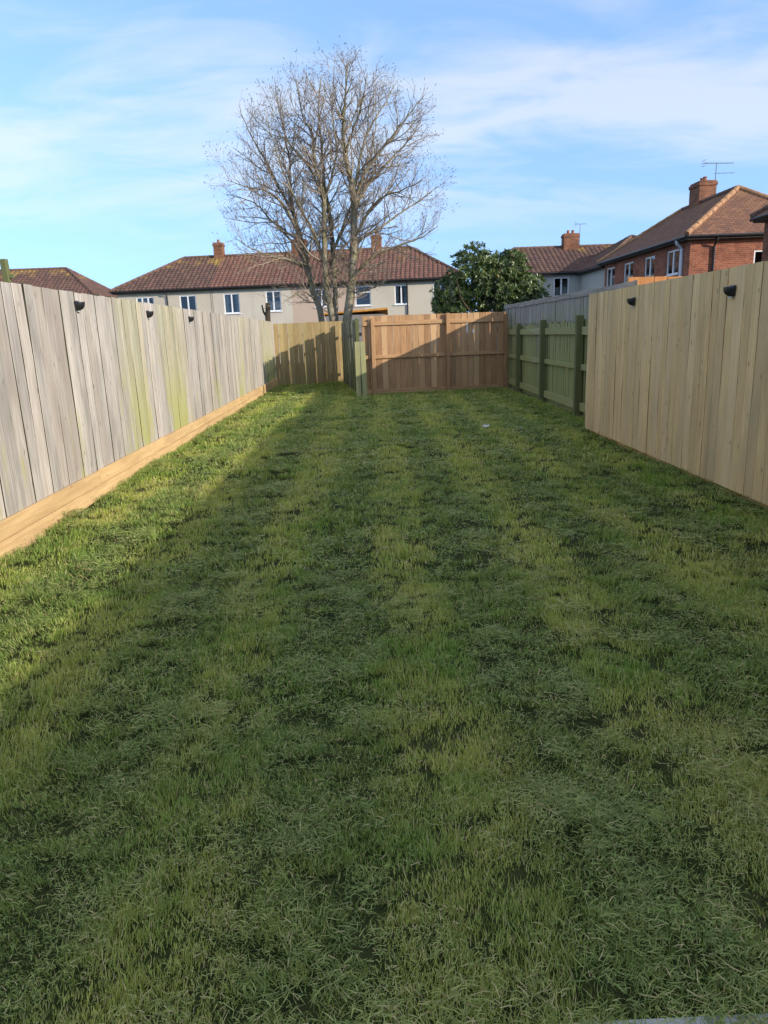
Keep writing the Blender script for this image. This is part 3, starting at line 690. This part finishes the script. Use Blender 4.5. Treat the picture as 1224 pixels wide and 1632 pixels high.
# E: nearer brick house at the right edge
house('near_brick_house', 'nearer brick house with dark eaves cut off by the right edge', (13.25, 25.75, 0), R(-90), 15.0, 6.8, 4.98, 7.1, 3.3, 3.3, M['brick_dark'], 'plain_tile', style='plain', tw=0.30, ch=0.15, wins=[('F', (u_, u_+1.1, 3.55, 4.6), dict()) for u_ in (3.2, 6.4, 9.6)])  # darker brick colour stands in for shade on the garden-side wall

# aerials
def aerial(label, base, h, boom, nel, ang, second=False):
    t = thing('tv_aerial', label, 'aerial', base, 0, 'television aerials on the chimneys')
    q = MB(); q.tube([(0,0,-0.8),(0,0,h)], 0.02, 6); part('mast', q, M['metal'], t)
    d = Vector((math.cos(ang), math.sin(ang), 0)); e = Vector((-d.y, d.x, 0))
    q = MB(); a, b = -d*boom*0.42+Vector((0,0,h)), d*boom*0.58+Vector((0,0,h)); q.tube([a, b], 0.014, 6); part('boom', q, M['metal'], t)
    q = MB()
    for i in range(nel):
        c = a+(b-a)*((i+0.5)/nel); ww = 0.16-0.05*i/nel; q.tube([c-e*ww, c+e*ww], 0.007, 5)
    part('elements', q, M['metal'], t)
    q = MB()
    for s in (-0.12, 0, 0.12): q.tube([a+Vector((0,0,s))-e*0.22, a+Vector((0,0,s))+e*0.22], 0.008, 5)
    q.tube([a-Vector((0,0,0.14)), a+Vector((0,0,0.14))], 0.01, 5); part('reflector', q, M['metal'], t)
    if second:
        q = MB(); q.tube([-d*0.1+Vector((0,0,h-0.45)), d*0.95+Vector((0,0,h-0.42))], 0.011, 5)
        for i in range(5): c = d*(0.15+0.17*i)+Vector((0,0,h-0.43)); q.tube([c-e*0.12, c+e*0.12], 0.006, 5)
        part('second_boom', q, M['metal'], t)
aerial('large two boom television aerial above the brick house chimney', (16.72, 36.1, 8.1), 0.75, 1.5, 9, 0.1, True)
aerial('small television aerial beside the pale house chimney', (14.15, 49.4, 7.3), 0.85, 0.75, 6, 0.1)

# ------------------------------------------------------------------ garden odds and ends behind the fences
t = thing('washing_line_post', 'leaning mossy wooden post in front of the left terrace roof', 'post', (-5.62, 12, 0))
q = MB(); q.bbox(-0.05, 0.05, -0.05, 0.05, 0, 2.93, 0.012); part('shaft', q, M['green_post'], t, rot=(0, R(-2.0), 0))
q = MB(); q.bbox(0, 0.12, -0.03, 0.03, 2.64, 2.70, 0.006); part('cleat', q, M['green_post'], t, rot=(0, R(-2.0), 0))
t = tag(link('tree_stump_pole', None), 'thin brown cut trunk standing behind the far corner of the grey fence', 'stump'); t.location = (-3.72, 27.6, 0)
q = MB(); q.tube([(0,0,-0.1),(0.02,0,1.2),(-0.01,0,2.3),(0.03,0,2.86)], [0.13,0.11,0.10,0.085], 9); part('trunk', q, M['dark_bark'], t)
q = MB(); q.tube([(0.0,0,2.3),(-0.16,0.05,2.55),(-0.2,0.05,2.8)], [0.05,0.04,0.03], 6); part('branch', q, M['dark_bark'], t)
t = thing('garden_shed', 'low grey shed with orange roof edge behind the bare tree', 'shed', (-1.9, 32, 0), R(-2))
q = MB(); q.box(0.1, 2.65, 0.1, 1.9, -0.05, 2.45)
part('body', q, M['shed_wall'], t)
for i in range(8):
    q = MB(); q.bbox(0.1+i*0.32, 0.1+i*0.32+0.312, 0.08, 0.098, 0, 2.44, 0.004); part('cladding_board', q, M['shed_wall'], t)
q = MB(); q.add([(0,0,2.50),(2.78,0,2.62),(2.78,2,2.45),(0,2,2.33),(0,0,2.56),(2.78,0,2.70),(2.78,2,2.51),(0,2,2.39)], [(0,3,2,1),(4,5,6,7),(0,1,5,4),(1,2,6,5),(2,3,7,6),(3,0,4,7)])
part('roof', q, M['shed_roof'], t)
for i, (x, y, rz, lb) in enumerate(((1.86, 11.63, 0.3, 'pale scrap lying on the far lawn, larger and nearer the middle'), (2.35, 11.17, 1.2, 'pale scrap lying on the far lawn near the pale fence end'))):
    s = (0.085, 0.055)[i]; q = MB(); n = 9
    vs = [(math.cos(6.283*k/n)*s*random.uniform(.7,1.2), math.sin(6.283*k/n)*s*0.55*random.uniform(.7,1.2), z+0.012*math.sin(k*1.7)) for z in (0.0, 0.006) for k in range(n)]
    q.add(vs, [tuple(range(n-1,-1,-1)), tuple(range(n, 2*n))]+[(k, (k+1)%n, n+(k+1)%n, n+k) for k in range(n)])
    tag(part('litter_scrap', q, M['litter'], None, loc=(x, y, 0.045), rot=(0.15, 0.1, rz)), lb, 'litter', 'pale scraps on the lawn')

# ------------------------------------------------------------------ the bare tree
def bare_tree():
    TY = 27.2
    t = thing('bare_tree', 'tall bare many stemmed ash tree behind the far fence', 'tree', (-0.95, TY, 0))
    base = Vector((-0.95, TY, 0))
    cp = lambda pts, d0, d1: [atY(310+x/2.914, 50+y/2.914, TY+d0+(d1-d0)*i/(len(pts)-1))-base for i, (x, y) in enumerate(pts)]
    stems = [ # crop-pixel traces of the visible stems, depth drift, radius at foot and tip
        (cp([(560,1500),(590,1340),(548,1200),(525,1080),(490,950),(460,850),(445,740),(440,600),(420,480),(405,340)], 0.2, 1.0), 0.115, 0.012),
        (cp([(640,1500),(640,1335),(615,1200),(605,1050),(600,900),(600,780),(560,620),(548,480),(505,400),(470,220)], 0.1, -0.6), 0.13, 0.012),
        (cp([(660,1500),(655,1335),(650,1200),(640,1000),(628,860),(600,690),(590,520),(575,380),(590,200)], 0.3, 1.4), 0.115, 0.012),
        (cp([(690,1500),(705,1355),(730,1180),(738,1000),(742,850),(735,740),(712,640),(695,540),(690,400),(702,280),(705,130)], -0.1, -0.3), 0.17, 0.014),
    ]
    limbs = [
        (cp([(505,1010),(455,880),(400,790),(330,740),(250,725),(150,690)], 0.4, -0.8), 0.055, 0.008),
        (cp([(455,840),(380,700),(330,600),(260,480),(205,340)], 0.6, 0.2), 0.05, 0.008),
        (cp([(540,1160),(470,1000),(350,870),(280,800),(170,760)], 0.3, 1.8), 0.05, 0.008),
        (cp([(530,1090),(430,1060),(340,1040),(250,1000),(180,950)], 0.2, -1.3), 0.045, 0.007),
        (cp([(610,1110),(560,950),(500,840),(460,760),(380,560),(330,400)], 0.1, -1.5), 0.05, 0.008),
        (cp([(645,1020),(680,930),(730,800),(800,640),(840,450),(840,250)], 0.3, 1.5), 0.055, 0.008),
        (cp([(742,800),(780,680),(860,560),(940,460),(1010,370),(1070,290)], -0.2, -1.0), 0.06, 0.008),
        (cp([(742,830),(800,720),(890,620),(980,520),(1060,430)], -0.2, 1.2), 0.055, 0.008),
        (cp([(740,970),(800,850),(870,770),(960,740),(1060,690)], -0.2, -1.6), 0.055, 0.008),
        (cp([(738,1010),(780,960),(880,900),(960,840),(1050,780),(1130,720)], -0.2, 1.0), 0.05, 0.008),
        (cp([(735,1150),(790,1080),(860,1030),(960,990),(1050,960),(1130,900)], -0.2, -1.0), 0.055, 0.008),
        (cp([(700,560),(740,450),(780,330),(800,200)], -0.3, -1.3), 0.045, 0.008),
        (cp([(735,760),(770,600),(800,480),(880,340),(930,250)], -0.3, 0.6), 0.05, 0.008),
        (cp([(600,780),(540,640),(440,520),(400,400),(370,220)], 0.0, 1.5), 0.05, 0.008),
        (cp([(600,790),(640,660),(660,540),(640,380),(650,160)], -0.1, -1.4), 0.045, 0.008),
        (cp([(720,1220),(800,1200),(870,1170),(930,1110)], -0.1, -1.2), 0.035, 0.006),
        (cp([(560,1240),(500,1210),(440,1240),(400,1270)], 0.2, -0.9), 0.03, 0.006),
    ]
    def smooth(pts, n):
        P = [pts[0]]+list(pts)+[pts[-1]]; o = []
        for i in range(1, len(P)-2):
            for k in range(n):
                s = k/n; a, b, c, d = P[i-1], P[i], P[i+1], P[i+2]
                o.append(0.5*((2*b)+(c-a)*s+(2*a-5*b+4*c-d)*s*s+(3*b-a-3*c+d)*s**3))
        o.append(P[-2]); return o
    ctr = Vector((-0.05, 0, 6.25)); rad = Vector((4.3, 3.9, 4.4))
    def outside(p):
        q = p-ctr; zz_ = q.z/(rad.z if q.z > 0 else 4.2)
        return (q.x/rad.x)**2+(q.y/rad.y)**2+zz_**2
    crown = MB(); buds = MB(); rnd = random.Random(11)
    def rv(): return Vector((rnd.gauss(0,1), rnd.gauss(0,1), rnd.gauss(0,1)))
    def grow(p, d, length, r, lvl):
        seg = (0.26, 0.15, 0.10)[lvl]; n = max(2, int(length/seg)); pts = [p]; up = (0.085, 0.10, 0.12)[lvl]
        for i in range(n):
            d = (d+rv()*(0.11, 0.15, 0.17)[lvl]+Vector((0,0,up))).normalized(); p = p+d*seg; pts.append(p)
            if outside(p) > 1.03+0.15*rnd.random(): break
        k = len(pts); rs = [r*(1-0.6*i/(k-1)) for i in range(k)]
        crown.tube(pts, rs, (5, 4, 3)[lvl], cap=False)
        if lvl == 2:
            if rnd.random() < 0.3:
                e = pts[-1]; buds.tube([e-d*0.02, e+d*0.02, e+d*0.07], [0.005, 0.010, 0.003], 3, cap=False)
            return
        st = (0.17, 0.10)[lvl]; tot = seg*(k-1); s = st*(1.2 if lvl else 0.8)
        while s < tot:
            i = min(k-2, int(s/seg)); f = s/seg-i; q = pts[i].lerp(pts[i+1], f); dd = (pts[i+1]-pts[i]).normalized()
            sd_ = rv(); sd_ = (sd_-dd*sd_.dot(dd)).normalized(); a = R(rnd.uniform(28, 58)); nd = dd*math.cos(a)+sd_*math.sin(a)
            rem = (1-0.55*s/tot)
            ln = rnd.uniform(0.6, 1.45)*rem if lvl == 0 else rnd.uniform(0.18, 0.52)*rem
            grow(q, nd, ln, min(rs[i]*0.6, (0.017, 0.0095)[lvl]), lvl+1); s += st*rnd.uniform(0.6, 1.4)
    for kind, lst in (('trunk', stems), ('limb', limbs)):
        for pts, ra, rb in lst:
            sp = smooth(pts, 6); k = len(sp)
            for i in range(1, k): sp[i] = sp[i]+rv()*0.012
            rs = [ra*(1-i/(k-1))**0.9+rb for i in range(k)]
            mb = MB(); mb.tube(sp, rs, 9 if kind == 'trunk' else 7)
            part(kind, mb, M['bark'], t, smooth=True)
            acc = 0; nxt = 0.2
            for i in range(1, k):
                acc += (sp[i]-sp[i-1]).length
                if sp[i].z < 2.5 or acc < nxt: continue
                nxt = acc+rnd.uniform(0.12, 0.28)*(1.15-0.55*i/k)
                dd = (sp[i]-sp[i-1]).normalized(); sd_ = rv(); sd_ = (sd_-dd*sd_.dot(dd)).normalized()
                a = R(rnd.uniform(30, 62)); nd = (dd*math.cos(a)+sd_*math.sin(a)).normalized()
                fr_ = i/k
                ln = rnd.uniform(0.9, 2.2)*(1-0.3*fr_)*(0.65 if sp[i].z < 4 else 1)
                grow(sp[i], nd, ln, min(rs[i]*0.55, 0.03), 0)
    part('crown', crown, M['twig'], t, smooth=True)
    part('buds', buds, M['bud'], t)
    return len(crown.f)
NB_T = bare_tree()

# ------------------------------------------------------------------ the evergreen behind the panel
def evergreen():
    t = thing('evergreen_tree', 'dark glossy leaved evergreen behind the brown fence panel', 'tree', (4.0, 24.6, 0)); rnd = random.Random(5)
    tr = MB()
    tips = []
    tr.tube([(0,0,-0.1),(0.05,0,0.6),(0,0.05,1.2)], [0.13,0.11,0.10], 9)
    for i in range(9):
        a = 6.283*i/9+rnd.uniform(-.3,.3); l = rnd.uniform(0.9, 1.6); pts = [Vector((0,0,1.0))]
        d = Vector((math.cos(a)*0.6, math.sin(a)*0.6, 1)).normalized()
        for k in range(8):
            d = (d+Vector((rnd.gauss(0,.12), rnd.gauss(0,.12), rnd.gauss(0,.1)))).normalized(); pts.append(pts[-1]+d*l/4.2)
        tr.tube(pts, [0.055*(1-k/9)+0.01 for k in range(9)], 6)
    part('trunk', tr, M['dark_bark'], t, smooth=True)
    # leaf clumps on an uneven crown shell
    lobes = [((-0.45,0,3.85),(0.50,0.5,0.48)),((-0.35,0,3.30),(1.0,1.0,0.85)),((0.55,0.1,3.30),(0.85,0.9,0.72)),((1.2,0,2.85),(0.72,0.8,0.55)),((-1.15,0.1,2.80),(0.62,0.8,0.62)),((-1.45,0,2.35),(0.38,0.5,0.42)),((0.15,-0.1,2.75),(1.2,1.0,0.55)),((0.85,0,3.70),(0.42,0.5,0.36)),((1.65,0,2.55),(0.34,0.4,0.30)),((-1.0,-0.2,2.2),(0.7,0.6,0.35)),((0.9,-0.2,2.35),(0.75,0.6,0.35))]
    lf_ = MB()
    for (c, r) in lobes:
        c = Vector(c); area = r[0]*r[1]+r[0]*r[2]+r[1]*r[2]
        for i in range(int(area*125)):
            d = Vector((rnd.gauss(0,1), rnd.gauss(0,1), rnd.gauss(0,1))).normalized(); s = rnd.uniform(0.62, 1.06)
            p = c+Vector((d.x*r[0], d.y*r[1], d.z*r[2]))*s
            ax = (d+Vector((rnd.gauss(0,.35), rnd.gauss(0,.35), rnd.gauss(0.25,.35)))).normalized()
            o1 = ax.orthogonal().normalized(); o2 = ax.cross(o1)
            nl = rnd.randint(6, 10); ph = rnd.uniform(0, 6.28); tone = rnd.uniform(0, 0.5)
            for k in range(nl):
                a = ph+6.283*k/nl; op = rnd.uniform(0.45, 1.25); dr = (ax*math.cos(op)+(o1*math.cos(a)+o2*math.sin(a))*math.sin(op)).normalized()
                ln = rnd.uniform(0.10, 0.19); wd = ln*rnd.uniform(0.17, 0.22); sd_ = dr.cross(ax); sd_ = sd_.normalized() if sd_.length > 1e-3 else o1
                nn = sd_.cross(dr); b0 = p+dr*0.015
                mid = b0+dr*ln*0.5+nn*0.012; tip = b0+dr*ln-nn*ln*0.12
                lf_.add([b0, mid+sd_*wd+nn*0.01, tip, mid-sd_*wd+nn*0.01, mid-nn*0.004], [(0,1,4),(1,2,4),(2,3,4),(3,0,4)], min(1, tone+rnd.uniform(0, 0.5)))
    tag(part('crown', lf_, M['leaf'], t, attr=True), 'mass of glossy dark green leaves', kind='stuff')
evergreen()

# ------------------------------------------------------------------ grass
def grass():
    """every blade is real: three triangles, in tufts; lanes of the mower lean towards or away from the house"""
    r = np.random.default_rng(21); V = []; FV = []; AT = []; base = [0]
    def blades(cx, cy, cz, kind, ln, ti, du, nb, spread, wsc, hsc):
        """kind 0 tuft, 1 cut blades lying about, 2 taller tuft; arrays per tuft"""
        n = len(cx); K = lambda a: np.repeat(a[:, None], nb, 1).ravel()
        cx, cy, cz, kind, ln, ti, du, hs = map(K, (cx, cy, cz, kind, ln, ti, du, hsc)); m_ = n*nb
        sp = spread*np.where(kind == 1, 1.5, np.where(kind == 2, 0.75, 1.0))
        a = r.uniform(0, 2*np.pi, m_); q = sp*np.sqrt(r.random(m_)); x = cx+q*np.cos(a); y = cy+q*np.sin(a)
        h = np.where(kind == 1, r.uniform(.022,.060,m_), np.where(kind == 2, r.uniform(.040,.085,m_), r.uniform(.024,.050,m_)))*hs
        wd = r.uniform(.0011,.0020,m_)*wsc; b = r.uniform(0, 2*np.pi, m_)
        lean = 0.62*np.abs(r.normal(.8,.5,m_)); bias = np.where(ln > 0.5, 0.42, -0.34)+r.normal(0,.12,m_)
        d = np.stack([np.cos(b)*lean, np.sin(b)*lean+bias, np.ones(m_)], 1); d /= np.linalg.norm(d, axis=1)[:, None]
        s = np.stack([-np.sin(b), np.cos(b), np.zeros(m_)], 1)
        p0 = np.stack([x, y, cz-0.006], 1); p1 = p0+d*(h*.55)[:, None]
        cu_ = (np.where(kind == 2, .5, .35)*r.uniform(.2,1.6,m_))[:, None]
        d2 = d+np.stack([np.cos(b), np.sin(b), -0.6*np.ones(m_)], 1)*cu_; d2 /= np.linalg.norm(d2, axis=1)[:, None]; p2 = p1+d2*(h*.5)[:, None]
        # lying blades
        th = r.normal(0,1.1,m_)+np.pi*(r.random(m_) < .5); dz = r.normal(.10,.18,m_); L_ = kind == 1
        dl = np.stack([np.cos(th), np.sin(th), dz], 1); sl = np.stack([-np.sin(th), np.cos(th), r.normal(0,.5,m_)], 1); sl /= np.linalg.norm(sl, axis=1)[:, None]
        q0 = np.stack([x, y, cz+r.uniform(.012,.036,m_)*hs], 1); q1 = q0+dl*(h*.5)[:, None]; q1[:, 2] += h*.06
        q2 = q0+dl*h[:, None]+sl*(h*r.normal(0,.15,m_))[:, None]; q2[:, 2] -= np.abs(dz)*h*.5
        for A_, B_ in ((p0,q0),(p1,q1),(p2,q2),(s,sl)): A_[L_] = B_[L_]
        w_ = wd[:, None]
        vs = np.stack([p0-s*w_, p0+s*w_, p1-s*w_*.85, p1+s*w_*.85, p2], 1).reshape(-1, 3)
        o = base[0]+np.arange(m_)[:, None]*5; tri = np.concatenate([o+np.array([[0,1,3]]), o+np.array([[0,3,2]]), o+np.array([[2,3,4]])], 1).reshape(-1, 3)
        V.append(vs); FV.append(tri); base[0] += len(vs)
        AT.append(np.stack([np.repeat(r.random(m_),3), np.repeat(np.clip(ti+r.normal(0,.07,m_),0,1),3), np.repeat(du,3)], 1))
    def fill(y0, y1, dens, nb, spread, wsc, hs):
        n = int((y1-y0)*7.0*dens); x = r.uniform(-3.1, 3.9, n); y = r.uniform(y0, y1, n)
        rx = np.where(y < 10.8, 3.33+0.25*(r.random(n) < 0.4), 3.74)
        ok = (x > lfx(y)) & (x < rx) & ~((y > 19.15+0.11*x) & (x > -0.25-0.11*(y-19.1))) & ~(y > 24.3+0.1*(x+3.1)) & (np.abs(x) < 0.75*y+0.9)
        x, y = x[ok], y[ok]; n = len(x)
        hole = fbm(x*7+90, y*9+40); keep = r.random(n) < np.clip((hole-0.24)*7, 0.3, 1); x, y = x[keep], y[keep]; n = len(x)
        wob = (fbm(x*1.3, y*0.5)-0.5)*0.13+(fbm(x*5, y*3+9)-0.5)*0.10
        ph = ((x+0.01+wob)/0.9) % 1.0; lane = np.where(ph < 0.5, 1.0, 0.0)
        edge = np.clip(np.minimum(np.abs(ph-0.5), np.minimum(ph, 1-ph))*12, 0, 1); ln = lane*edge+0.5*(1-edge)
        big = fbm(x*0.55+3, y*0.45+8); mid = fbm(x*2.1+1, y*1.6); fine = fbm(x*6.5, y*6.5+4)
        clump = fbm(x*3.6+17, y*3.0+2)                       # wind rows of cut grass, ragged across the lane
        nearq = np.clip((3.2-y)/2.0, 0, 1)
        pc = np.clip(0.12+0.30*(1-ln)+1.2*(clump-0.55)+0.10*nearq, 0.04, 0.7)
        isclip = r.random(n) < pc
        tall = (~isclip) & (r.random(n) < np.clip((fbm(x*2.7+31, y*2.7+12)-0.58)*4, 0.01, 0.8))
        kind = np.where(isclip, 1, np.where(tall, 2, 0))
        ti = np.clip(0.43+0.78*(ln-0.5)+1.5*(big-0.5)+1.7*(mid-0.5)+1.1*(fine-0.5)+r.normal(0,.08,n)-0.3*tall, 0, 1)  # lane term paints the light and dark of leaning blades into the colour
        du = np.where(isclip, np.clip(0.8+r.normal(0,.15,n), 0, 1), np.clip(0.55*(1-ln)+0.7*(fbm(x*1.7+51, y*1.7)-0.5), 0, 0.8)); du = np.clip(du+0.15*nearq, 0, 1)
        mound = np.clip(clump-0.50, 0, 1)*0.10*np.where(isclip, 1, .4)
        blades(x, y, lawn_z(x, y)+mound*0.6+0.075*np.clip(fbm(x*7+13, y*15+5)-.47, 0, 1)*np.where(ln > .5, .6, 1.2), kind, ln, ti, du, nb, spread, wsc, hs*r.uniform(.75,1.3,n)*(1.0+1.3*(fbm(x*4+60, y*4)-.5)))
    fill(1.20, 2.6, 1450, 26, 0.038, 0.70, 0.62); fill(2.6, 4.5, 860, 22, 0.043, 0.92, 0.76); fill(4.5, 8.0, 340, 18, 0.055, 1.5, 1.0)
    fill(8.0, 14.0, 180, 17, 0.070, 2.6, 1.15); fill(14.0, 24.7, 110, 17, 0.090, 4.0, 1.2)
    def fringe(px, py, ht):            # longer grass the mower missed along boards and posts
        n = len(px); blades(px, py, lawn_z(px, py), np.full(n, 2), r.random(n), np.clip(r.normal(.35,.2,n),0,1), np.clip(r.normal(.2,.2,n),0,1), 12, 0.05, 2.0, ht*r.uniform(.7,1.3,n))
    y = r.uniform(2, 24.2, 1000); y = y[fbm(y*1.3, y*0+2) > 0.42]; fringe(lfx(y)+0.03+np.abs(r.normal(0,.03,len(y))), y, 1.1)
    y = r.uniform(10.7, 19.4, 500); fringe(3.60-np.abs(r.normal(0,.08,500)), y, 1.5)
    x = r.uniform(0.1, 3.6, 260); fringe(x, 19.13+0.11*x-np.abs(r.normal(0,.05,260)), 1.3)
    x = r.uniform(-3.0, -0.9, 160); fringe(x, 24.15+0.1*(x+3.1)-np.abs(r.normal(0,.05,160)), 1.5)
    y = r.uniform(19, 24, 260); fringe(-0.36-0.115*(y-19.1)-np.abs(r.normal(0,.06,260)), y, 1.4)
    V_, F_, A_ = np.concatenate(V).astype(np.float32), np.concatenate(FV).astype(np.int32), np.concatenate(AT).astype(np.float32)
    me = bpy.data.meshes.new('grass'); me.vertices.add(len(V_)); me.vertices.foreach_set('co', V_.ravel())
    me.loops.add(F_.size); me.loops.foreach_set('vertex_index', F_.ravel()); me.polygons.add(len(F_)); me.polygons.foreach_set('loop_start', np.arange(0, F_.size, 3, dtype=np.int32))
    for k, nm in enumerate(('rnd', 'tint', 'dull')):
        a = me.attributes.new(nm, 'FLOAT', 'FACE'); a.data.foreach_set('value', np.ascontiguousarray(A_[:, k]))
    me.materials.append(M['grass']); me.update(calc_edges=True)
    tag(link('grass', me), 'striped mown lawn grass with scattered clippings', 'grass', kind='stuff')
    return len(F_)
print('grass triangles', grass(), 'twig faces', NB_T)
